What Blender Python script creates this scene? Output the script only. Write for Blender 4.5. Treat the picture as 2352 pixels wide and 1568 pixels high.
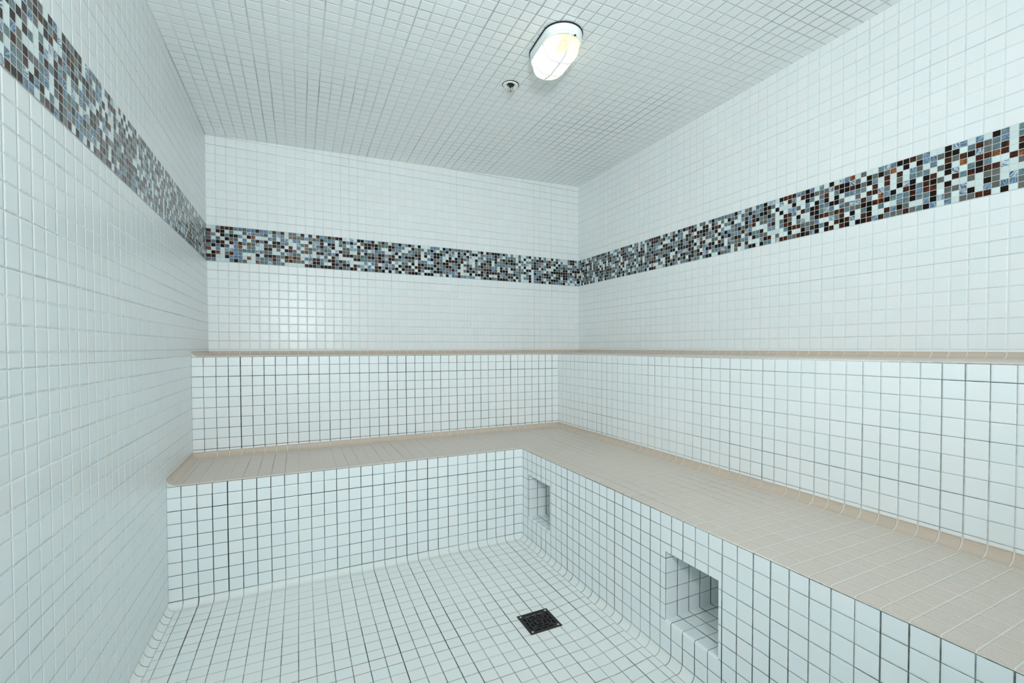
import bpy, bmesh, math, random
from mathutils import Vector, Matrix

for o in list(bpy.data.objects): bpy.data.objects.remove(o)
scn = bpy.context.scene
COL = scn.collection
random.seed(7)

# ------------------------------------------------------------------ units
# All layout numbers are in tile pitches (one tile + one joint); S turns them into metres.
S = 0.052
ZFLOOR = -19.65
def V(x, y, z): return Vector((x * S, y * S, (z - ZFLOOR) * S))

W = 48.90            # room width (left wall to right wall)
XU, DU = 39.80, 9.42   # front faces of the upper bench (right run x, back run depth)
XL, DL = 29.82, 19.45  # front faces of the lower bench
ZU, ZL = 0.0, -9.78    # seat heights at the front edges
ZS = 0.578             # first full joint above the upper seat
MOS = 4.024            # height of the mosaic border
ZM0 = ZS + 10.0
ZM1 = ZM0 + MOS
ZC0 = 24.602           # ceiling height at the left wall, it rises to the right
CS = 0.03587
YF = -78.0             # wall behind the camera
YB = YF + 0.7          # ends of the benches
ZE = -19.30            # floor height along the coves
def zceil(x): return ZC0 + CS * x

# ------------------------------------------------------------------ camera
yaw, pitch, roll = 0.4790, -0.0203, -0.0013
f_px, ppx, ppy = 1077.15, 1246.97, 820.46
fw = Vector((math.sin(yaw) * math.cos(pitch), math.cos(yaw) * math.cos(pitch), math.sin(pitch)))
rt = Vector((math.cos(yaw), -math.sin(yaw), 0.0))
up = rt.cross(fw)
c_, s_ = math.cos(roll), math.sin(roll)
R_, U_ = c_ * rt + s_ * up, -s_ * rt + c_ * up
cam_d = bpy.data.cameras.new('camera')
cam = bpy.data.objects.new('camera', cam_d); COL.objects.link(cam)
m = Matrix((R_, U_, -fw)).transposed().to_4x4()
m.translation = V(9.1026, -64.2281, 0.7328)
cam.matrix_world = m
cam_d.sensor_width = 36.0
cam_d.lens = f_px / 2352 * 36.0
cam_d.shift_x = -(ppx - 1176) / 2352
cam_d.shift_y = (ppy - 784) / 2352
cam_d.clip_start = 0.02
scn.camera = cam

# ------------------------------------------------------------------ light and exposure
w = bpy.data.worlds.new('world'); scn.world = w; w.use_nodes = True
w.node_tree.nodes['Background'].inputs[0].default_value = (0.75, 0.92, 1.0, 1)
w.node_tree.nodes['Background'].inputs[1].default_value = 0.3

def area(name, loc, target, sx, sy, power, col, shape='RECTANGLE'):
    d = bpy.data.lights.new(name, 'AREA'); d.shape = shape
    d.size = sx; d.size_y = sy; d.energy = power; d.color = col
    o = bpy.data.objects.new(name, d); COL.objects.link(o)
    o.location = loc
    o.rotation_euler = (target - loc).to_track_quat('-Z', 'Y').to_euler()
    return o
# the photographer's flash, above the lens
fl = area('camera_flash', V(9.45, -75.0, 8.1), V(9.45 + 19, 0, 8.1 + 36), 0.24, 0.24, 27.5, (0.90, 0.965, 0.995), 'DISK')
fl.data.spread = math.radians(140)      # zoomed flash head
# added fill light, shining in through the unseen glass door behind the camera
area('door_fill', V(25.5, YF - 5.0, 4), V(25.5, 0, 0), 1.5, 2.2, 3.0, (0.88, 0.97, 1.0))

scn.view_settings.view_transform = 'Standard'
scn.view_settings.look = 'None'
scn.view_settings.gamma = 1.0
scn.view_settings.use_curve_mapping = False
scn.view_settings.exposure = 0.0
scn.cycles.max_bounces = 12; scn.cycles.diffuse_bounces = 12; scn.cycles.glossy_bounces = 5
scn.cycles.use_adaptive_sampling = True; scn.cycles.adaptive_threshold = 0.1; scn.cycles.adaptive_min_samples = 16; scn.cycles.use_denoising = True
scn.cycles.sample_clamp_indirect = 4.0

# ------------------------------------------------------------------ helpers
def lin(r, g, b, k=1.0):
    f = lambda c: (c / 255 / 12.92 if c / 255 <= 0.04045 else ((c / 255 + 0.055) / 1.055) ** 2.4)
    return (f(r) * k, f(g) * k, f(b) * k, 1.0)

class NT:
    """small wrapper to write node maths"""
    def __init__(self, name):
        self.mat = bpy.data.materials.new(name); self.mat.use_nodes = True
        self.nt = self.mat.node_tree; self.nt.nodes.clear()
        self.out = self.nt.nodes.new('ShaderNodeOutputMaterial')
    def node(self, t, **kw):
        n = self.nt.nodes.new(t)
        for k, v in kw.items(): setattr(n, k, v)
        return n
    def put(self, sock, v):
        if isinstance(v, bpy.types.NodeSocket): self.nt.links.new(v, sock)
        elif v is not None: sock.default_value = v
    def math(self, op, a, b=None, c=None, clamp=False):
        n = self.node('ShaderNodeMath', operation=op, use_clamp=clamp)
        self.put(n.inputs[0], a)
        if b is not None: self.put(n.inputs[1], b)
        if c is not None: self.put(n.inputs[2], c)
        return n.outputs[0]
    def smooth(self, v, a, b, to0=0.0, to1=1.0):
        n = self.node('ShaderNodeMapRange', interpolation_type='SMOOTHSTEP')
        self.put(n.inputs[0], v); self.put(n.inputs[1], a); self.put(n.inputs[2], b)
        self.put(n.inputs[3], to0); self.put(n.inputs[4], to1)
        return n.outputs[0]
    def xyz(self, x, y, z=0.0):
        n = self.node('ShaderNodeCombineXYZ')
        self.put(n.inputs[0], x); self.put(n.inputs[1], y); self.put(n.inputs[2], z)
        return n.outputs[0]
    def mix(self, f, a, b, blend='MIX'):
        n = self.node('ShaderNodeMix', data_type='RGBA', blend_type=blend)
        self.put(n.inputs[0], f); self.put(n.inputs[6], a); self.put(n.inputs[7], b)
        return n.outputs[2]
    def wnoise(self, vec):
        n = self.node('ShaderNodeTexWhiteNoise', noise_dimensions='3D')
        self.put(n.inputs[0], vec); return n.outputs[0], n.outputs[1]
    def noise(self, vec, scale, detail=2.0, rough=0.5):
        n = self.node('ShaderNodeTexNoise')
        self.put(n.inputs['Vector'], vec); n.inputs['Scale'].default_value = scale
        n.inputs['Detail'].default_value = detail; n.inputs['Roughness'].default_value = rough
        return n.outputs[0]
    def uv(self):
        n = self.node('ShaderNodeUVMap', uv_map='UVMap'); sp = self.node('ShaderNodeSeparateXYZ')
        self.nt.links.new(n.outputs[0], sp.inputs[0]); return sp.outputs[0], sp.outputs[1]
    def bsdf(self, color, rough, normal=None, **kw):
        n = self.node('ShaderNodeBsdfPrincipled')
        self.put(n.inputs['Base Color'], color); self.put(n.inputs['Roughness'], rough)
        if normal is not None: self.put(n.inputs['Normal'], normal)
        for k, v in kw.items(): self.put(n.inputs[k.replace('_', ' ')], v)
        self.nt.links.new(n.outputs[0], self.out.inputs[0])
        return n

def tile_material(name, tile, light, dark, wu=0.035, wv=0.028, dku=0.2, dkv=0.4, span=0.6,
                  rough=0.30, seed=0.0, tint=0.042, speck=0.0, relief=1.3):
    """square ceramic tiles with joints at whole UV numbers; dku/dkv = how dark the joints are, from dirt and painted joint shade"""
    t = NT(name); u, v = t.uv()
    geo = t.node('ShaderNodeNewGeometry'); P = geo.outputs['Position']
    sn = lambda a, k, p: t.math('SINE', t.math('MULTIPLY_ADD', a, k, p))
    wob = t.math('MULTIPLY_ADD', t.math('ADD', sn(v, 0.43, seed), sn(u, 0.31, seed * 2.3)), 0.13, 0.5)
    wob2 = t.math('MULTIPLY_ADD', t.math('ADD', sn(u, 0.37, seed * 1.7), sn(v, 0.53, seed * 3.1)), 0.13, 0.5)
    fu = t.math('ADD', u, t.math('MULTIPLY', t.math('SUBTRACT', wob, 0.5), 0.07))
    fv = t.math('ADD', v, t.math('MULTIPLY', t.math('SUBTRACT', wob2, 0.5), 0.05))
    ru, rv = t.math('ROUND', fu), t.math('ROUND', fv)
    cu, cv = t.math('FLOOR', fu), t.math('FLOOR', fv)
    # every tile sits a hair off its place, every joint has its own width
    j1, jc = t.wnoise(t.xyz(cu, cv, seed))
    du = t.math('ABSOLUTE', t.math('SUBTRACT', fu, ru)); dv = t.math('ABSOLUTE', t.math('SUBTRACT', fv, rv))
    ku, _ = t.wnoise(t.xyz(ru, 3.3, seed + 1)); kv, _ = t.wnoise(t.xyz(rv, 7.7, seed + 2))
    k2, _ = t.wnoise(t.xyz(ru, cv, seed + 5)); k3, _ = t.wnoise(t.xyz(cu, rv, seed + 6))
    wU = t.math('MULTIPLY', t.math('ADD', t.math('MULTIPLY', t.math('POWER', ku, 4.0), 0.4), t.math('ADD', 0.6, t.math('MULTIPLY', k2, 0.3))), wu)
    wV = t.math('MULTIPLY', t.math('ADD', t.math('MULTIPLY', t.math('POWER', kv, 4.0), 0.4), t.math('ADD', 0.6, t.math('MULTIPLY', k3, 0.3))), wv)
    mU = t.smooth(du, t.math('MULTIPLY', wU, 0.75), t.math('MULTIPLY', wU, 1.2), 1.0, 0.0)
    mV = t.smooth(dv, t.math('MULTIPLY', wV, 0.75), t.math('MULTIPLY', wV, 1.2), 1.0, 0.0)
    mask = t.math('MAXIMUM', mU, mV)
    big = t.noise(P, 1.6, 1.0)
    fine = t.noise(P, 55.0, 1.0, 0.7)
    def dirt_shade(bias, kk):
        a = t.math('ADD', t.math('MULTIPLY', t.math('SUBTRACT', big, 0.5), span * 2.2), bias)
        a = t.math('ADD', a, t.math('MULTIPLY', t.math('SUBTRACT', fine, 0.5), 0.7))
        return t.math('ADD', a, t.math('MULTIPLY', t.math('SUBTRACT', kk, 0.5), 0.35), clamp=True)
    D = t.math('MAXIMUM', t.math('MULTIPLY', mU, dirt_shade(dku, ku)), t.math('MULTIPLY', mV, dirt_shade(dkv, kv)))
    D = t.math('MINIMUM', D, 1.0)
    grout = t.mix(D, light, dark)
    sp = t.node('ShaderNodeSeparateColor'); t.put(sp.inputs[0], jc)
    lo = tuple(1.0 - tint * k for k in (1.0, 0.2, 0.0)) + (1.0,)
    lo2 = tuple(1.0 - tint * k for k in (0.3, 0.4, 0.8)) + (1.0,)
    tc = t.mix(1.0, tile, t.mix(sp.outputs[0], (1, 1, 1, 1), lo), 'MULTIPLY')
    tc = t.mix(1.0, tc, t.mix(sp.outputs[1], (1, 1, 1, 1), lo2), 'MULTIPLY')
    if speck:
        g = t.noise(P, 700.0, 1.0, 0.8)
        tc = t.mix(t.smooth(g, 0.35, 0.75, 0.0, speck), tc, (0.30, 0.24, 0.19, 1))
    col = t.mix(mask, tc, grout)
    # rounded tile edges, slightly tilted tiles, faint glaze ripple
    eu = t.smooth(du, wu * 0.6, wu + 0.07); ev = t.smooth(dv, wv * 0.6, wv + 0.07)
    h = t.math('MULTIPLY', t.math('MINIMUM', eu, ev), 0.0007 * relief)
    t1 = t.math('MULTIPLY', t.math('SUBTRACT', t.math('FRACT', fu), 0.5), t.math('SUBTRACT', sp.outputs[2], 0.5))
    t2 = t.math('MULTIPLY', t.math('SUBTRACT', t.math('FRACT', fv), 0.5), t.math('SUBTRACT', j1, 0.5))
    h = t.math('ADD', h, t.math('MULTIPLY', t.math('ADD', t1, t2), 0.0011))
    b = t.node('ShaderNodeBump'); b.inputs['Strength'].default_value = 1.0; b.inputs['Distance'].default_value = 1.0
    t.put(b.inputs['Height'], h)
    t.bsdf(col, t.math('ADD', t.math('MULTIPLY', mask, 0.85 - rough), rough), b.outputs[0], Specular_IOR_Level=0.5)
    return t.mat

WHITE = lin(245, 247, 248)
BEIGE = lin(223, 209, 198)
LG, DG = lin(216, 222, 218), lin(52, 56, 54)
M_wall = tile_material('white_wall_tile', WHITE, lin(236, 240, 237), lin(95, 101, 98), 0.028, 0.020, 0.02, 0.42, 0.45, seed=1, relief=1.5)
M_wall_r = tile_material('white_right_wall_tile', WHITE, lin(238, 242, 240), lin(120, 127, 124), 0.028, 0.018, -0.10, 0.26, 0.4, seed=31, relief=1.6)
M_left = tile_material('white_left_wall_tile', lin(230, 233, 234), lin(253, 254, 253), lin(90, 94, 90), 0.036, 0.026, -0.25, 0.30, 0.35, seed=2, relief=1.6)  # tile tone lowered to dim this wall; level joints carry painted relief shade
M_riser = tile_material('white_bench_tile', WHITE, lin(190, 196, 190), lin(44, 50, 48), 0.034, 0.026, 0.95, 0.95, 0.8, seed=3)
M_riser_r = tile_material('white_upper_bench_tile', WHITE, lin(206, 213, 208), lin(70, 78, 75), 0.036, 0.020, 0.22, 0.55, 0.8, seed=13)
M_ceil = tile_material('white_ceiling_tile', lin(243, 246, 247), lin(232, 237, 233), lin(70, 76, 72), 0.032, 0.028, 0.30, 0.12, 0.9, seed=4, relief=2.2)
M_floor = tile_material('white_floor_tile', lin(244, 245, 243), lin(205, 206, 192), lin(52, 56, 50), 0.032, 0.022, 0.62, 0.48, 0.8, rough=0.4, seed=5)
M_seat = tile_material('beige_seat_tile', BEIGE, lin(236, 229, 219), lin(70, 64, 56), 0.026, 0.026, 0.15, -0.05, 0.8, rough=0.42, seed=6, speck=0.3)
M_cove = tile_material('beige_cove_tile', lin(216, 197, 180), lin(240, 234, 224), lin(84, 76, 66), 0.026, 0.020, 0.05, -0.05, 0.8, rough=0.42, seed=7, speck=0.3)
M_riser_l = tile_material('white_lower_bench_tile', WHITE, lin(196, 204, 198), lin(58, 66, 62), 0.034, 0.024, 0.78, 0.85, 0.8, seed=23)
M_grout = tile_material('plain_white_grout', lin(224, 228, 222), lin(224, 228, 222), lin(200, 200, 190), 0.001, 0.001, 0, 0, seed=8, rough=0.7)

def mosaic_material():
    t = NT('glass_mosaic'); u, v = t.uv()
    A = t.node('ShaderNodeAttribute', attribute_name='glass_a'); B = t.node('ShaderNodeAttribute', attribute_name='glass_b')
    cu, cv = t.math('FLOOR', u), t.math('FLOOR', v)
    r, rc = t.wnoise(t.xyz(cu, cv, 5.0))
    sp = t.node('ShaderNodeSeparateColor'); t.put(sp.inputs[0], rc)
    du = t.math('ABSOLUTE', t.math('SUBTRACT', u, t.math('ROUND', u)))
    dv = t.math('ABSOLUTE', t.math('SUBTRACT', v, t.math('ROUND', v)))
    d = t.math('MINIMUM', du, dv)
    mask = t.smooth(d, 0.03, 0.052, 1.0, 0.0)
    ang = t.math('MULTIPLY', sp.outputs[0], 6.283)
    fu, fv = t.math('SUBTRACT', t.math('FRACT', u), 0.5), t.math('SUBTRACT', t.math('FRACT', v), 0.5)
    ca, sa = t.math('COSINE', ang), t.math('SINE', ang)
    x = t.math('SUBTRACT', t.math('MULTIPLY', fu, ca), t.math('MULTIPLY', fv, sa))
    y = t.math('ADD', t.math('MULTIPLY', fu, sa), t.math('MULTIPLY', fv, ca))
    bend = t.math('ADD', y, t.math('MULTIPLY', t.math('MULTIPLY', x, x), t.math('SUBTRACT', sp.outputs[1], 0.5)))
    st = t.noise(t.xyz(t.math('MULTIPLY', x, 0.9), t.math('MULTIPLY', bend, 6.0), t.math('MULTIPLY', sp.outputs[2], 90.0)), 1.1, 3.0, 0.6)
    f = t.smooth(st, 0.40, 0.62)
    col = t.mix(f, A.outputs[0], B.outputs[0])
    col = t.mix(mask, col, lin(214, 208, 202))
    h = t.math('MULTIPLY', t.smooth(d, 0.035, 0.15), 0.0004)
    tl = t.math('ADD', t.math('MULTIPLY', fu, t.math('SUBTRACT', sp.outputs[1], 0.5)), t.math('MULTIPLY', fv, t.math('SUBTRACT', sp.outputs[2], 0.5)))
    h = t.math('ADD', h, t.math('MULTIPLY', tl, 0.0008))
    b = t.node('ShaderNodeBump'); b.inputs['Strength'].default_value = 1.0; b.inputs['Distance'].default_value = 1.0
    t.put(b.inputs['Height'], h)
    t.bsdf(col, t.math('ADD', t.math('MULTIPLY', mask, 0.6), 0.16), b.outputs[0], Specular_IOR_Level=0.22)
    return t.mat
M_mosaic = mosaic_material()

def plain(name, col, rough=0.5, metal=0.0, bump=0.0, scale=60.0, var=0.0):
    t = NT(name); geo = t.node('ShaderNodeNewGeometry'); n = t.noise(geo.outputs['Position'], scale, 3.0)
    c = t.mix(t.math('MULTIPLY', n, var), col, (col[0] * 0.5, col[1] * 0.5, col[2] * 0.5, 1)) if var else col
    nn = None
    if bump:
        b = t.node('ShaderNodeBump'); b.inputs['Strength'].default_value = 1.0; b.inputs['Distance'].default_value = 1.0
        t.put(b.inputs['Height'], t.math('MULTIPLY', n, bump)); nn = b.outputs[0]
    t.bsdf(c, rough, nn, Metallic=metal)
    return t.mat

def part(name, bm, mat, parent=None, smooth=False, kind=None):
    me = bpy.data.meshes.new(name); bm.to_mesh(me); bm.free()
    me.materials.append(mat)
    if smooth:
        for p in me.polygons: p.use_smooth = True
    o = bpy.data.objects.new(name, me); COL.objects.link(o)
    if parent is not None: o.parent = parent; o.matrix_parent_inverse = parent.matrix_world.inverted()
    if kind: o['kind'] = kind
    return o
def thing(name, loc, label, cat):
    o = bpy.data.objects.new(name, None); COL.objects.link(o); o.location = loc
    o.empty_display_size = 0.05
    o['label'] = label; o['category'] = cat
    bpy.context.view_layer.update()
    return o
def newbm():
    bm = bmesh.new(); bm.loops.layers.uv.new('UVMap'); return bm
def quad(bm, pts, uvs):
    L = bm.loops.layers.uv.active
    f = bm.faces.new([bm.verts.new(V(*p)) for p in pts])
    for l, c in zip(f.loops, uvs): l[L].uv = c
    return f
def mkface(bm, pts, fn):
    """face whose UV is fn(x, y, z)"""
    return quad(bm, pts, [fn(*p) for p in pts])

def sweep(bm, base, r, z0, z1, y_end, us, n=8, vrow=0):
    """quarter-round cove along left wall, back face and right face.
    base = (xleft, yback, xright) of the upright faces; arc goes from the upright at z1 to the flat at z0"""
    xa, yb, xr = base
    prof = []
    for i in range(n + 1):
        a = math.pi / 2 * i / n
        prof.append((r * (1 - math.cos(a)), z1 - (z1 - z0) * math.sin(a), vrow + 1.0 - i / n * 1.03))
    for (d0, h0, v0), (d1, h1, v1) in zip(prof, prof[1:]):
        p = lambda d, h: [(xa + d, y_end[0], h), (xa + d, yb - d, h), (xr - d, yb - d, h), (xr - d, y_end[1], h)]
        A, B = p(d0, h0), p(d1, h1)
        for k in range(3):
            a0, a1, b1, b0 = A[k], A[k + 1], B[k + 1], B[k]
            ax = 1 if k != 1 else 0
            fu = us[k]
            quad(bm, [a0, a1, b1, b0], [(fu(a0[ax]), v0), (fu(a1[ax]), v0), (fu(b1[ax]), v1), (fu(b0[ax]), v1)])

# ------------------------------------------------------------------ mosaic border data (read from the room, top to bottom)
GL = {'W': ((222, 240, 240), (228, 242, 242)), 'K': ((12, 7, 6), (30, 17, 12)), 'N': ((46, 24, 17), (104, 56, 34)),
      'G': ((112, 119, 116), (124, 128, 124)), 'B': ((88, 118, 152), (160, 194, 214)), 'T': ((104, 132, 142), (136, 164, 170)),
      'S': ((205, 226, 234), (62, 88, 124)), 'O': ((96, 50, 30), (200, 128, 84))}
RIGHT = """SKGKBGBWNT SGWGGNBWWW WWKWWWWWGS KSWKWGTWWN NWWWNKNBWN NNWSNGNKKG NBKBBWWNWG BWWGWKTNWN TNWWNWSGKK KKKBTWWGTN
BKTWKKTGNB WGWKNKKBKK BGGBTTNWTW WGNKTSNWKK KSWWKTGSWN WNTKKWNTNW SKKWGBNNKN BKKTWGTWNK OSNBWSGKSW WGKTGSGWWK
GWGTWNKTNK WKKWNTKKKN WGBNNWNWWB TKWWSONTWN SGNNTBKWNT TOWWWKTWBG KWNGKWBTKG KKWWSNTTGN NWBTKKNKWG GKGTWTBTWT
BBWTKNNTBK WBTWNKNKKB WGWGWGWWSW KKNKKWKGGB SKGWSNWGWW BWNOWTWSSG WTKWTNGWKG BNSNKKWWWN WGGNTNGKBN KTTOWNGGGW
TBNNWSWWBK WWWWNWWSBW TTNKOGWTGG""".split()
BACK = """WNGGNBOWNB WWBWTKWKNB TNWGKBBOWW NKKWNKWWWW NWTKWGSGKW NTKGNWSNBT TWKGBBBBBK BWBWNOTBBT GGWBBWTWWG BSKWOTTWOW
BBOTGTTWWW NBWNSWSKBO BBWTWWBWTT BGWKGKGNBT SWBWGKTKBS NTTKNWWNNG BSWKGGWGTB NBTBKWTTWT WWSTWKSKOW TTWWNNBONW
TOBWWGGNGW STBSTWBOGW NGWTWGWWGW WBWOTOWBWN""".split()
RND = 'WWWWWWWKKKKKKKKNNNGGGGGBBBBBTTTTSS'

def border(name, cols, place, parent):
    """cols: list of (start, end) along the wall; place(s, z) -> xyz; one quad per glass tessera"""
    bm = newbm(); L = bm.loops.layers.uv.active
    la = bm.loops.layers.float_color.new('glass_a'); lb = bm.loops.layers.float_color.new('glass_b')
    for i, (s0, s1, code) in enumerate(cols):
        code = code or ''.join(random.choice(RND) for _ in range(10))
        for r in range(10):
            za, zb = ZM1 - MOS * r / 10, ZM1 - MOS * (r + 1) / 10
            f = quad(bm, [place(s0, zb), place(s1, zb), place(s1, za), place(s0, za)],
                     [(i, 9 - r), (i + 1, 9 - r), (i + 1, 10 - r), (i, 10 - r)])
            a, b = GL[code[r]]
            k = random.uniform(0.88, 1.06)
            for l in f.loops:
                l[la] = lin(*a, k * (0.95 if code[r] in 'WS' else 0.72)); l[lb] = lin(*b, k * (0.95 if code[r] in 'WS' else 0.78))
    return part(name, bm, M_mosaic, parent)

# ------------------------------------------------------------------ the room
bm = newbm()
mkface(bm, [(0, 0, ZFLOOR), (W, 0, ZFLOOR), (W, 0, 0.43), (0, 0, 0.43)], lambda x, y, z: (x, z))
mkface(bm, [(0, 0, 0.43), (W, 0, 0.43), (W, 0, ZM0), (0, 0, ZM0)], lambda x, y, z: (x, z - ZS))
mkface(bm, [(0, 0, ZM1), (W, 0, ZM1), (W, 0, zceil(W)), (0, 0, zceil(0))], lambda x, y, z: (x + 0.09, z - ZM1))
def shell(bm, a, b, uv=lambda x, y, z: (0.5, 0.5)):
    x0, y0, z0 = a; x1, y1, z1 = b
    c = [(x, y, z) for z in (z0, z1) for y in (y0, y1) for x in (x0, x1)]
    for q in ((0, 2, 3, 1), (4, 5, 7, 6), (0, 1, 5, 4), (2, 6, 7, 3), (0, 4, 6, 2), (1, 3, 7, 5)): mkface(bm, [c[i] for i in q], uv)
shell(bm, (-2, 0.03, ZFLOOR - 2), (W + 2, 2, zceil(W) + 2))
wall_back = part('wall_back', bm, M_wall, kind='structure')
cols = []; pitch = 11.5 / 27
n = int(W / pitch) + 1
for i in range(n):
    cols.append((i * pitch, min(W, (i + 1) * pitch), BACK[i] if i < len(BACK) else None))
border('mosaic_border', cols, lambda s, z: (s, -0.02, z), wall_back)

bm = newbm()
def lw(z0, z1, fv, ph=0.92):
    mkface(bm, [(0, YF, z0), (0, 0, z0), (0, 0, z1), (0, YF, z1)], lambda x, y, z: (y + ph, fv(z)))
lw(ZFLOOR, ZL, lambda z: z - ZL); lw(ZL, -9, lambda z: (z - ZL) / (-9 - ZL)); lw(-9, 0, lambda z: z)
lw(0, ZS, lambda z: z / ZS); lw(ZS, ZM0, lambda z: z - ZS); lw(ZM1, ZC0, lambda z: z - ZM1)
shell(bm, (-2, YF, ZFLOOR - 2), (-0.03, 0.03, zceil(W) + 2))
wall_left = part('wall_left', bm, M_left, kind='structure')
cols = []; n = int(-YF / 0.4245) + 1
for i in range(n): cols.append((-i * 0.4245, max(YF, -(i + 1) * 0.4245), None))
border('mosaic_border', cols, lambda s, z: (0.02, s, z), wall_left)

bm = newbm()
mkface(bm, [(W, 0, ZFLOOR), (W, YF, ZFLOOR), (W, YF, 0.43), (W, 0, 0.43)], lambda x, y, z: (y, z))
mkface(bm, [(W, 0, 0.43), (W, YF, 0.43), (W, YF, ZM0), (W, 0, ZM0)], lambda x, y, z: (y + 0.40, z - ZS))
mkface(bm, [(W, 0, ZM1), (W, YF, ZM1), (W, YF, zceil(W)), (W, 0, zceil(W))], lambda x, y, z: (y + 0.03, z - ZM1))
shell(bm, (W + 0.03, YF, ZFLOOR - 2), (W + 2, 0.03, zceil(W) + 2))
wall_right = part('wall_right', bm, M_wall_r, kind='structure')
cols = []
for i in range(80): cols.append((-34.16 * i / 80, -34.16 * (i + 1) / 80, None))
for i in range(104):
    a, b = -34.16 - 0.4194 * i, -34.16 - 0.4194 * (i + 1)
    if a <= YF: break
    cols.append((a, max(b, YF), RIGHT[i] if i < len(RIGHT) else None))
border('mosaic_border', cols, lambda s, z: (W - 0.02, s, z), wall_right)

bm = newbm()
mkface(bm, [(0, 0, ZC0), (W, 0, zceil(W)), (W, YF, zceil(W)), (0, YF, ZC0)], lambda x, y, z: (x, y + 0.57))
part('ceiling', bm, M_ceil, kind='structure')

# wall behind the camera with a glass door
DX0, DX1, DZ1 = 15.0, 36.0, 21.0
bm = newbm(); fn = lambda x, y, z: (x, z - ZS)
mkface(bm, [(0, YF, ZFLOOR), (DX0, YF, ZFLOOR), (DX0, YF, zceil(DX0)), (0, YF, ZC0)], fn)
mkface(bm, [(DX1, YF, ZFLOOR), (W, YF, ZFLOOR), (W, YF, zceil(W)), (DX1, YF, zceil(DX1))], fn)
mkface(bm, [(DX0, YF, DZ1), (DX1, YF, DZ1), (DX1, YF, zceil(DX1)), (DX0, YF, zceil(DX0))], fn)
part('wall_front', bm, M_wall, kind='structure')
def add_box(bm, a, b):
    x0, y0, z0 = a; x1, y1, z1 = b
    vs = [bm.verts.new(V(x, y, z)) for z in (z0, z1) for y in (y0, y1) for x in (x0, x1)]
    for q in ((0, 2, 3, 1), (4, 5, 7, 6), (0, 1, 5, 4), (2, 6, 7, 3), (0, 4, 6, 2), (1, 3, 7, 5)):
        bm.faces.new([vs[i] for i in q])
alu = plain('brushed_aluminium', lin(190, 194, 196), 0.35, 0.9, 0.00004)
bm = newbm()
add_box(bm, (DX0, YF - 0.6, ZE), (DX0 + 1, YF + 0.4, DZ1)); add_box(bm, (DX1 - 1, YF - 0.6, ZE), (DX1, YF + 0.4, DZ1))
add_box(bm, (DX0 + 1, YF - 0.6, DZ1 - 1), (DX1 - 1, YF + 0.4, DZ1)); add_box(bm, (DX0 + 1, YF - 0.6, ZE), (DX1 - 1, YF + 0.4, ZE + 1))
door = part('door_1', bm, alu, kind='structure')
t = NT('door_glass'); tr = t.node('ShaderNodeBsdfTransparent'); tr.inputs[0].default_value = (0.93, 0.98, 0.97, 1)
gl = t.node('ShaderNodeBsdfGlossy'); gl.inputs['Roughness'].default_value = 0.03
mx = t.node('ShaderNodeMixShader'); mx.inputs[0].default_value = 0.06
t.nt.links.new(tr.outputs[0], mx.inputs[1]); t.nt.links.new(gl.outputs[0], mx.inputs[2]); t.nt.links.new(mx.outputs[0], t.out.inputs[0])
bm = newbm(); add_box(bm, (DX0 + 1, YF - 0.2, ZE + 1), (DX1 - 1, YF - 0.05, DZ1 - 1))
part('glass_pane', bm, t.mat, door)

# floor: four gentle falls to the drain
DRX0, DRX1, DRY0, DRY1 = 23.50, 26.03, -32.13, -34.67
bm = newbm()
o4 = [(0.5, -DL - 0.5, ZE), (XL - 0.5, -DL - 0.5, ZE), (XL - 0.5, YF, ZE), (0.5, YF, ZE)]
i4 = [(DRX0, DRY0, ZFLOOR), (DRX1, DRY0, ZFLOOR), (DRX1, DRY1, ZFLOOR), (DRX0, DRY1, ZFLOOR)]
ff = lambda x, y, z: (x + 0.13, (y + 20.17) / 1.03)
for k in range(4):
    mkface(bm, [o4[k], i4[k], i4[(k + 1) % 4], o4[(k + 1) % 4]], ff)
# floor cove, part of the floor covering
sweep(bm, (0, -DL, XL), 0.5, ZE, ZL - 9, (YF, YF), (lambda y: y + 0.92, lambda x: x + 0.106, lambda y: y - 0.1 + 1.0), 8)
floor = part('floor', bm, M_floor, kind='structure')

G = 0.012              # hairline gap between the benches and the walls
# ------------------------------------------------------------------ upper bench
ub = thing('upper_bench', V(W - 4, -DU / 2, ZFLOOR), 'upper tier of the L-shaped tiled bench, white front, thin beige seat along the walls', 'bench')
bm = newbm(); fb = lambda x, y, z: (x + 0.064, z); fr = lambda x, y, z: (-(y + DU) - 0.32, z)
BN = 0.10
for a, b, q0 in ((-9.0, -BN - 0.035, None), (-9.2, -9.0, None), (-BN - 0.035, -BN, 0.0)):
    fb = (lambda x, y, z: (x + 0.064, z)) if q0 is None else (lambda x, y, z: (x + 0.064, 0.0))
    fr = (lambda x, y, z: (-(y + DU) - 0.32, z)) if q0 is None else (lambda x, y, z: (-(y + DU) - 0.32, 0.0))
    mkface(bm, [(G, -DU, a), (XU, -DU, a), (XU, -DU, b), (G, -DU, b)], fb)
    mkface(bm, [(XU, -DU, a), (XU, YB, a), (XU, YB, b), (XU, -DU, b)], fr).material_index = 1
ff_ = part('front_face', bm, M_riser, ub); ff_.data.materials.append(M_riser_r)
bm = newbm()
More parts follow.
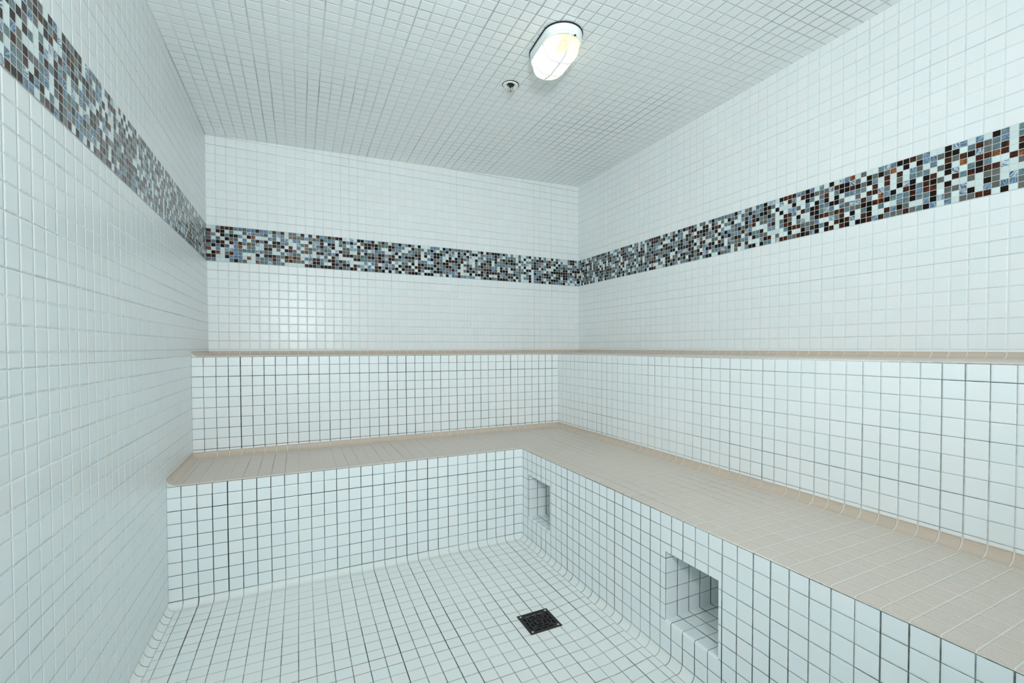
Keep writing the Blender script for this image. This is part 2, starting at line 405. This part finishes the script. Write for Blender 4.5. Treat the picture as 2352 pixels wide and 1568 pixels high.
def seat(bm, xr, yb, z, r, xw, yw, fa, fbk):
    """xr,yb front faces; xw,yw the upright faces behind; L-shaped tread with rounded nosing"""
    n = 4
    pts = [(xr + BN, -yb + BN)]
    # back run
    mkface(bm, [(r, -yb + BN, z), (xr + BN, -yb + BN, z), (xr + BN, -yw - r, z), (r, -yw - r, z)], fa)
    mkface(bm, [(xr + BN, YB, z), (xw - r, YB, z), (xw - r, -yw - r, z), (xr + BN, -yw - r, z)], fbk)
    for i in range(n):
        a0, a1 = math.pi / 2 * i / n, math.pi / 2 * (i + 1) / n
        d0, d1 = BN * (1 - math.sin(a0)), BN * (1 - math.sin(a1)); h0, h1 = z - BN * (1 - math.cos(a0)), z - BN * (1 - math.cos(a1))
        mkface(bm, [(G, -yb + d1, h1), (xr + d1, -yb + d1, h1), (xr + d0, -yb + d0, h0), (G, -yb + d0, h0)], fa)
        mkface(bm, [(xr + d1, -yb + d1, h1), (xr + d1, YB, h1), (xr + d0, YB, h0), (xr + d0, -yb + d0, h0)], fbk)
RU = 0.45
seat(bm, XU, DU, 0.0, RU, W, 0, lambda x, y, z: (x + 0.064, y + 0.6), lambda x, y, z: (x - XU, y + 0.743))
part('seat', bm, M_seat, ub)
def end_cap(bm, yb, z, r):
    """white grout filling under the end of the left-hand cove"""
    n = 8; L = []
    for i in range(n + 1):
        a = math.pi / 2 * i / n
        L.append((G + r * (1 - math.cos(a)), -yb - 0.005, z + r - r * math.sin(a)))
    mkface(bm, [(G, -yb - 0.005, z - BN)] + L[::1][::-1][:0] + [(r, -yb - 0.005, z - BN)] + L[::-1], lambda x, y, z: (0.5, 0.5))
bm = newbm(); sweep(bm, (G, -G, W - G), RU, 0.0, 0.43, (-DU, YB), (lambda y: y + 0.92, lambda x: x, lambda y: y + 0.40), 8)
part('cove_trim', bm, M_cove, ub)
bm = newbm(); end_cap(bm, DU, 0.0, RU); part('end_fillet', bm, M_grout, ub)

# ------------------------------------------------------------------ lower bench
lb = thing('lower_bench', V(XL + 5, -(DU + DL) / 2, ZFLOOR), 'lower tier of the L-shaped tiled bench, wide beige seat, two square openings', 'bench')
NI = [(-21.10, -25.74, -12.25, -16.62), (-41.37, -45.66, -12.32, -16.73)]
bm = newbm(); fb = lambda x, y, z: (x + 0.106, z - ZL); fr = lambda x, y, z: (-(y + DL) - 0.446, z - ZL)
zb, zt = ZL - 9, ZL - BN - 0.035
mkface(bm, [(G, -DL, zb), (XL, -DL, zb), (XL, -DL, zt), (G, -DL, zt)], fb)
def rf(y0, y1, z0, z1): mkface(bm, [(XL, y0, z0), (XL, y1, z0), (XL, y1, z1), (XL, y0, z1)], fr).material_index = 1
mkface(bm, [(G, -DL, zt), (XL, -DL, zt), (XL, -DL, zt + 0.035), (G, -DL, zt + 0.035)], lambda x, y, z: (x + 0.106, 0.0))
mkface(bm, [(XL, -DL, zt), (XL, YB, zt), (XL, YB, zt + 0.035), (XL, -DL, zt + 0.035)], lambda x, y, z: (-(y + DL) - 0.446, 0.0)).material_index = 1
ys = [-DL] + [q for nn in NI for q in nn[:2]] + [YB]
for k in range(0, len(ys), 2): rf(ys[k], ys[k + 1], zb, zt)
for y0, y1, z1, z0 in NI:
    rf(y0, y1, z1, zt); rf(y0, y1, zb, z0 - 0.15)
front = part('front_face', bm, M_riser, lb); front.data.materials.append(M_riser_l)
bm = newbm(); RL = 0.56
seat(bm, XL, DL, ZL, RL, XU, DU, lambda x, y, z: (x + 0.106, y + 0.15), lambda x, y, z: (x - XL, y + 0.90))
part('seat', bm, M_seat, lb)
bm = newbm(); sweep(bm, (G, -DU, XU), RL, ZL, -9.2, (-DL, YB), (lambda y: y + 0.92, lambda x: x + 0.064, lambda y: -(y + DU) - 0.32), 8)
part('cove_trim', bm, M_cove, lb)
bm = newbm(); end_cap(bm, DL, ZL, RL); part('end_fillet', bm, M_grout, lb)
for y0, y1, z1, z0 in NI:
    bm = newbm(); xb = XL + 8.0; q = 0.15
    fx = lambda x, y, z: (x - XL - 0.05, z - ZL)
    mkface(bm, [(XL, y0, z0), (xb, y0, z0), (xb, y0, z1), (XL, y0, z1)], fx)
    mkface(bm, [(XL, y1, z0), (XL, y1, z1), (xb, y1, z1), (xb, y1, z0)], fx)
    mkface(bm, [(xb, y0, z0), (xb, y1, z0), (xb, y1, z1), (xb, y0, z1)], lambda x, y, z: (-(y + DL) - 0.446, z - ZL))
    ft = lambda x, y, z: (x - XL + 0.0, -(y + DL) - 0.446)
    mkface(bm, [(XL, y0, z1), (xb, y0, z1), (xb, y1, z1), (XL, y1, z1)], ft)
    mkface(bm, [(XL + q, y0, z0), (XL + q, y1, z0), (xb, y1, z0), (xb, y0, z0)], lambda x, y, z: (x - XL - 0.05, -(y + DL) - 0.446))
    for i in range(5):   # rounded lip
        a0, a1 = math.pi / 2 * i / 5, math.pi / 2 * (i + 1) / 5
        A = (XL + q * (1 - math.sin(a0)), z0 - q * (1 - math.cos(a0))); B = (XL + q * (1 - math.sin(a1)), z0 - q * (1 - math.cos(a1)))
        mkface(bm, [(A[0], y0, A[1]), (A[0], y1, A[1]), (B[0], y1, B[1]), (B[0], y0, B[1])], lambda x, y, z: (0.3, -(y + DL) - 0.446))
    # side fillets of the lip
    for yy in (y0, y1):
        mkface(bm, [(XL, yy, z0), (XL, yy, z0 - q), (XL + q, yy, z0 - q), (XL + q, yy, z0)], lambda x, y, z: (0.5, 0.5))
    nb = part('niche', bm, M_riser_l, lb)
    nb['label'] = 'square tiled opening in the white front face'

# ------------------------------------------------------------------ floor drain
dr = thing('floor_drain', V(24.77, -33.40, ZFLOOR), 'small square black metal grate set in the white tiled floor', 'drain')
M_dark = plain('blackened_metal', lin(48, 45, 45), 0.5, 0.4, 0.0002, 400, 0.5)
M_pit = plain('drain_pit', lin(3, 3, 3), 0.9)
M_rim = plain('drain_rim', lin(62, 58, 48), 0.5, 0.5, 0.0002, 300, 0.7)
M_screw = plain('worn_steel', lin(205, 200, 196), 0.35, 0.9)
N = 19; cw = 2.53 / N
bm = newbm(); c = N // 2
def cell(bm, i0, i1, j0, j1, za, zb): add_box(bm, (DRX0 + i0 * cw, DRY1 + j0 * cw, za), (DRX0 + i1 * cw, DRY1 + j1 * cw, zb))
slots = set()
for i in range(N):
    for j in range(N):
        a, b = i - c, j - c; r = max(abs(a), abs(b)); mn = min(abs(a), abs(b))
        if abs(a) == abs(b): continue
        if r in (7, 5, 3):
            sg = (a if abs(b) > abs(a) else b)
            if r == 7 and sg in (2, -2, 6, -6): continue
            if r == 5 and sg in (0, 4, -4): continue
            if r == 3 and sg in (1,): continue
            slots.add((i, j))
        if r == 1: slots.add((i, j))
for j in range(N):
    i = 0
    while i < N:
        if (i, j) in slots: i += 1; continue
        k = i
        while k < N and (k, j) not in slots: k += 1
        if 1 <= j < N - 1:
            cell(bm, max(i, 1), min(k, N - 1), j, j + 1, ZFLOOR - 0.02, ZFLOOR + 0.035)
        i = k
part('grate', bm, M_dark, dr)
bm = newbm()
for a, b in (((0, 1), (0, N)), ((N - 1, N), (0, N)), ((1, N - 1), (0, 1)), ((1, N - 1), (N - 1, N))):
    cell(bm, a[0], a[1], b[0], b[1], ZFLOOR - 0.03, ZFLOOR + 0.045)
part('frame', bm, M_rim, dr)
bm = newbm(); cell(bm, 0.2, N - 0.2, 0.2, N - 0.2, ZFLOOR - 0.25, ZFLOOR - 0.22); part('sump', bm, M_pit, dr)

def lathe(bm, prof, cx, cy, cz, n=32, sx=1.0, sy=1.0, closed=False, caps=False):
    rings = []
    for r, z in prof:
        rings.append([bm.verts.new(V(cx + r * sx * math.cos(2 * math.pi * k / n), cy + r * sy * math.sin(2 * math.pi * k / n), cz + z)) for k in range(n)])
    for A, B in zip(rings, rings[1:]):
        for k in range(n): bm.faces.new([A[k], A[(k + 1) % n], B[(k + 1) % n], B[k]])
    if caps: bm.faces.new(rings[0][::-1]); bm.faces.new(rings[-1])
    return rings
for i, j in ((1.7, 1.7), (N - 1.7, 1.7), (1.7, N - 1.7), (N - 1.7, N - 1.7)):
    bm = newbm()
    lathe(bm, [(0.09, 0.0), (0.09, 0.02), (0.06, 0.035), (0.045, 0.036), (0.04, 0.015)], DRX0 + i * cw, DRY1 + j * cw, ZFLOOR + 0.03, 14, caps=True)
    part('screw', bm, M_screw, dr, True)

# ------------------------------------------------------------------ sprinkler head
SX, SY = 27.08, -23.06; SZ = zceil(SX)
sk = thing('sprinkler_head', V(SX, SY, SZ), 'small round fire sprinkler head with white collar on the tiled ceiling', 'sprinkler')
M_chrome = plain('chrome', lin(228, 230, 228), 0.16, 0.95)
M_enamel = plain('white_enamel', lin(240, 244, 240), 0.3)
M_blackr = plain('black_rubber', lin(14, 14, 14), 0.6, 0, 0.0001, 200)
bm = newbm(); lathe(bm, [(0.78, 0.02), (0.80, -0.02), (0.77, -0.05), (0.72, -0.05)], SX, SY, SZ, 48); part('gasket', bm, M_blackr, sk, True)
bm = newbm(); lathe(bm, [(0.74, -0.01), (0.72, -0.09), (0.64, -0.11), (0.52, -0.09), (0.46, -0.06), (0.36, -0.03)], SX, SY, SZ, 48)
part('collar', bm, M_enamel, sk, True)
bm = newbm(); lathe(bm, [(0.37, -0.03), (0.001, -0.032)], SX, SY, SZ, 40); part('recess_shade', bm, M_blackr, sk, True)  # flat black disc: the dark of the collar's hole put into its colour
bm = newbm(); lathe(bm, [(0.001, 0.0), (0.20, 0.0), (0.20, -0.12), (0.14, -0.16), (0.13, -0.20), (0.001, -0.21)], SX, SY, SZ, 20); part('valve_body', bm, M_dark, sk, True)

def tube(bm, pts, r, n=8, closed=False):
    P = [V(*p) for p in pts]; R = r * S; rings = []
    m_ = len(P); prev = None
    for i, p in enumerate(P):
        if closed: tg = P[(i + 1) % m_] - P[i - 1]
        else: tg = P[min(i + 1, m_ - 1)] - P[max(i - 1, 0)]
        tg.normalize()
        ref = prev if prev is not None else (Vector((0, 0, 1)) if abs(tg.z) < 0.9 else Vector((1, 0, 0)))
        a = (ref - tg * ref.dot(tg)); a.normalize(); prev = a
        b = tg.cross(a)
        rings.append([bm.verts.new(p + R * (math.cos(2 * math.pi * k / n) * a + math.sin(2 * math.pi * k / n) * b)) for k in range(n)])
    prs = list(zip(rings, rings[1:])) + ([(rings[-1], rings[0])] if closed else [])
    for A, B in prs:
        for k in range(n): bm.faces.new([A[k], A[(k + 1) % n], B[(k + 1) % n], B[k]])
    if not closed: bm.faces.new(rings[0][::-1]); bm.faces.new(rings[-1])
for sgn in (-1, 1):
    bm = newbm()
    tube(bm, [(SX + sgn * 0.22, SY, SZ + 0.1), (SX + sgn * 0.26, SY, SZ - 0.1), (SX + sgn * 0.24, SY, SZ - 0.26), (SX + sgn * 0.12, SY, SZ - 0.42), (SX, SY, SZ - 0.52)], 0.045)
    part('frame_arm', bm, M_chrome, sk, True)
bm = newbm(); lathe(bm, [(0.001, -0.06), (0.05, -0.06), (0.05, -0.40), (0.10, -0.46), (0.10, -0.54), (0.001, -0.56)], SX, SY, SZ, 14); part('stem', bm, M_chrome, sk, True)
bm = newbm(); NTH = 16
for zz in (-0.56,):
    ring_o, ring_i = [], []
    for k in range(NTH * 4):
        a = 2 * math.pi * k / (NTH * 4); r = 0.40 if (k % 4) in (0, 1) else 0.28
        dz = -0.03 if r > 0.3 else 0.0
        ring_o.append((SX + r * math.cos(a), SY + r * math.sin(a), SZ + zz + dz))
    top = [bm.verts.new(V(x, y, z + 0.03)) for x, y, z in ring_o]; bot = [bm.verts.new(V(*p)) for p in ring_o]
    ct = bm.verts.new(V(SX, SY, SZ + zz + 0.03)); cb = bm.verts.new(V(SX, SY, SZ + zz - 0.02))
    for k in range(len(top)):
        q = (k + 1) % len(top)
        bm.faces.new([top[k], top[q], ct]); bm.faces.new([bot[q], bot[k], cb]); bm.faces.new([top[k], bot[k], bot[q], top[q]])
part('deflector', bm, plain('pale_metal', lin(214, 218, 212), 0.3, 0.7), sk)
bm = newbm(); lathe(bm, [(0.001, -0.60), (0.07, -0.60), (0.07, -0.57)], SX, SY, SZ, 14); part('screw', bm, M_dark, sk, True)

# ------------------------------------------------------------------ bulkhead lamp
LX, LY = 27.98, -30.15; TH = math.radians(-3.5)     # long axis almost along the room
HL, HW = 2.90, 1.62
lamp = thing('ceiling_light', V(LX, LY, zceil(LX)), 'oval white caged bulkhead lamp, lit, mounted on the tiled ceiling', 'light')
TILT = math.atan(CS)
def LP(a, b, d):
    """a across, b along (positive = away from the camera), d down from the ceiling"""
    x = LX + a * math.cos(TH) - b * math.sin(TH); y = LY + a * math.sin(TH) + b * math.cos(TH)
    return (x, y, zceil(x) - d)
def stad(hw, hl, n=40, e=2.6):
    out = []
    for k in range(n):
        a = 2 * math.pi * k / n
        # straight sided oval: semicircles joined by straights
        ca, sa = math.cos(a), math.sin(a)
        st = max(0.0, hl - hw * 1.0)
        out.append((hw * ca, hw * sa + (st if sa >= 0 else -st) * (1 if abs(sa) > 1e-6 else 0)))
    return out
def loft(bm, secs, n=48, cap0=False, cap1=False):
    """secs: (half width, half length, depth)"""
    rings = []
    for hw, hl, d in secs:
        rings.append([bm.verts.new(V(*LP(a, b, d))) for a, b in stad(hw, hl, n)])
    for A, B in zip(rings, rings[1:]):
        for k in range(n): bm.faces.new([A[k], B[k], B[(k + 1) % n], A[(k + 1) % n]])
    if cap0: bm.faces.new(rings[0])
    if cap1: bm.faces.new(rings[-1][::-1])
M_lampw = plain('white_lamp_enamel', lin(238, 244, 242), 0.3)
bm = newbm(); loft(bm, [(HW - 0.05, HL - 0.05, 0.0), (HW + 0.03, HL + 0.03, 0.03), (HW + 0.03, HL + 0.03, 0.10), (HW - 0.05, HL - 0.05, 0.12)], cap0=True)
part('gasket', bm, M_blackr, lamp, True)
bm = newbm(); loft(bm, [(HW - 0.04, HL - 0.04, 0.10), (HW - 0.02, HL - 0.02, 0.15), (HW - 0.09, HL - 0.09, 0.54), (HW - 0.13, HL - 0.13, 0.59), (HW - 0.30, HL - 0.30, 0.59), (HW - 0.32, HL - 0.32, 0.50), (HW - 0.36, HL - 0.36, 0.14)], cap1=True)
part('housing', bm, M_lampw, lamp, True)
bm = newbm(); loft(bm, [(HW - 0.11, HL - 0.11, 0.60), (HW - 0.06, HL - 0.06, 0.63), (HW - 0.07, HL - 0.07, 0.78), (HW - 0.15, HL - 0.15, 0.82), (HW - 0.28, HL - 0.28, 0.81), (HW - 0.30, HL - 0.30, 0.61)])
part('guard_rim', bm, M_lampw, lamp, True)
# glass
t = NT('ribbed_frosted_glass'); tl_ = t.node('ShaderNodeBsdfTranslucent'); tl_.inputs[0].default_value = (1.0, 0.97, 0.88, 1)
tp = t.node('ShaderNodeBsdfTransparent'); tp.inputs[0].default_value = (1.0, 0.98, 0.9, 1)
g2 = t.node('ShaderNodeBsdfGlossy'); g2.inputs['Roughness'].default_value = 0.15
m1 = t.node('ShaderNodeMixShader'); m1.inputs[0].default_value = 0.22
m2 = t.node('ShaderNodeMixShader'); m2.inputs[0].default_value = 0.05
L_ = t.nt.links
L_.new(tl_.outputs[0], m1.inputs[1]); L_.new(tp.outputs[0], m1.inputs[2]); L_.new(m1.outputs[0], m2.inputs[1]); L_.new(g2.outputs[0], m2.inputs[2]); L_.new(m2.outputs[0], t.out.inputs[0])
bm = newbm(); loft(bm, [(HW - 0.31, HL - 0.31, 0.55), (HW - 0.29, HL - 0.29, 1.0), (HW - 0.32, HL - 0.34, 1.35), (HW - 0.42, HL - 0.46, 1.60), (HW - 0.62, HL - 0.70, 1.76), (HW - 0.95, HL - 1.15, 1.85), (HW - 1.3, HL - 1.6, 1.87)], cap1=True)
part('glass_dome', bm, t.mat, lamp, True)
# bulb and socket
t = NT('warm_bulb'); em = t.node('ShaderNodeEmission'); em.inputs[0].default_value = (1.0, 0.90, 0.68, 1); em.inputs[1].default_value = 15.0
t.nt.links.new(em.outputs[0], t.out.inputs[0])
bm = newbm()
nb_ = 10; rings = []
for i in range(nb_ + 1):
    b = -0.75 + 1.9 * i / nb_; s0 = i / nb_
    r = 0.20 + 0.28 * math.sin(math.pi * min(1, s0 * 1.0) ** 0.9) if 0 < i < nb_ else (0.18 if i == 0 else 0.02)
    rings.append([bm.verts.new(V(*LP(r * math.cos(2 * math.pi * k / 16), b, 0.95 + r * math.sin(2 * math.pi * k / 16)))) for k in range(16)])
for A, B in zip(rings, rings[1:]):
    for k in range(16): bm.faces.new([A[k], A[(k + 1) % 16], B[(k + 1) % 16], B[k]])
part('bulb', bm, t.mat, lamp, True)
bm = newbm(); rings = []
for b, r in ((-1.75, 0.01), (-1.75, 0.34), (-1.2, 0.36), (-0.85, 0.30), (-0.72, 0.24), (-0.72, 0.01)):
    rings.append([bm.verts.new(V(*LP(r * math.cos(2 * math.pi * k / 20), b, 0.90 + r * math.sin(2 * math.pi * k / 20)))) for k in range(20)])
for A, B in zip(rings, rings[1:]):
    for k in range(20): bm.faces.new([A[k], A[(k + 1) % 20], B[(k + 1) % 20], B[k]])
part('lamp_socket', bm, plain('brown_bakelite', lin(120, 78, 52), 0.5), lamp, True)
# cage
def cage_path(kind, pos):
    pts = []
    for i in range(25):
        s = -1 + 2 * i / 24
        e = math.sin(s * math.pi / 2)
        h = 0.78 + 1.20 * (1 - abs(e) ** 4.5)
        if kind == 'long': pts.append(LP(pos, e * (HL - 0.16), h))
        else: pts.append(LP(e * (HW - 0.14), pos, h))
    return pts
bm = newbm(); tube(bm, cage_path('long', 0), 0.085); part('guard_bar', bm, M_lampw, lamp, True)
for pos in (-0.95, 0.95):
    bm = newbm(); tube(bm, cage_path('cross', pos), 0.085); part('guard_bar', bm, M_lampw, lamp, True)
for sgn in (-1, 1):
    bm = newbm()
    b0 = sgn * (HL - 0.02)
    for k in (0,):
        vs = []
        for d in (0.35, 0.86):
            for a, b in ((0.20, sgn * (HL - 0.25)), (0.52, sgn * (HL - 0.25)), (0.52, sgn * (HL + 0.0)), (0.20, sgn * (HL + 0.0))):
                vs.append(bm.verts.new(V(*LP(a, b, d))))
        for q in ((0, 1, 2, 3), (4, 5, 6, 7), (0, 1, 5, 4), (1, 2, 6, 5), (2, 3, 7, 6), (3, 0, 4, 7)): bm.faces.new([vs[i] for i in q])
    bmesh.ops.recalc_face_normals(bm, faces=bm.faces); bmesh.ops.bevel(bm, geom=bm.edges[:], offset=0.04 * S, segments=2, affect='EDGES')
    lug = part('screw_lug', bm, M_lampw, lamp)
    bm = newbm(); x, y, z = LP(0.36, sgn * (HL - 0.12), 0.86)
    lathe(bm, [(0.09, 0.02), (0.09, -0.03), (0.05, -0.05)], x, y, z, 14, caps=True)
    part('screw', bm, M_dark, lug, True)
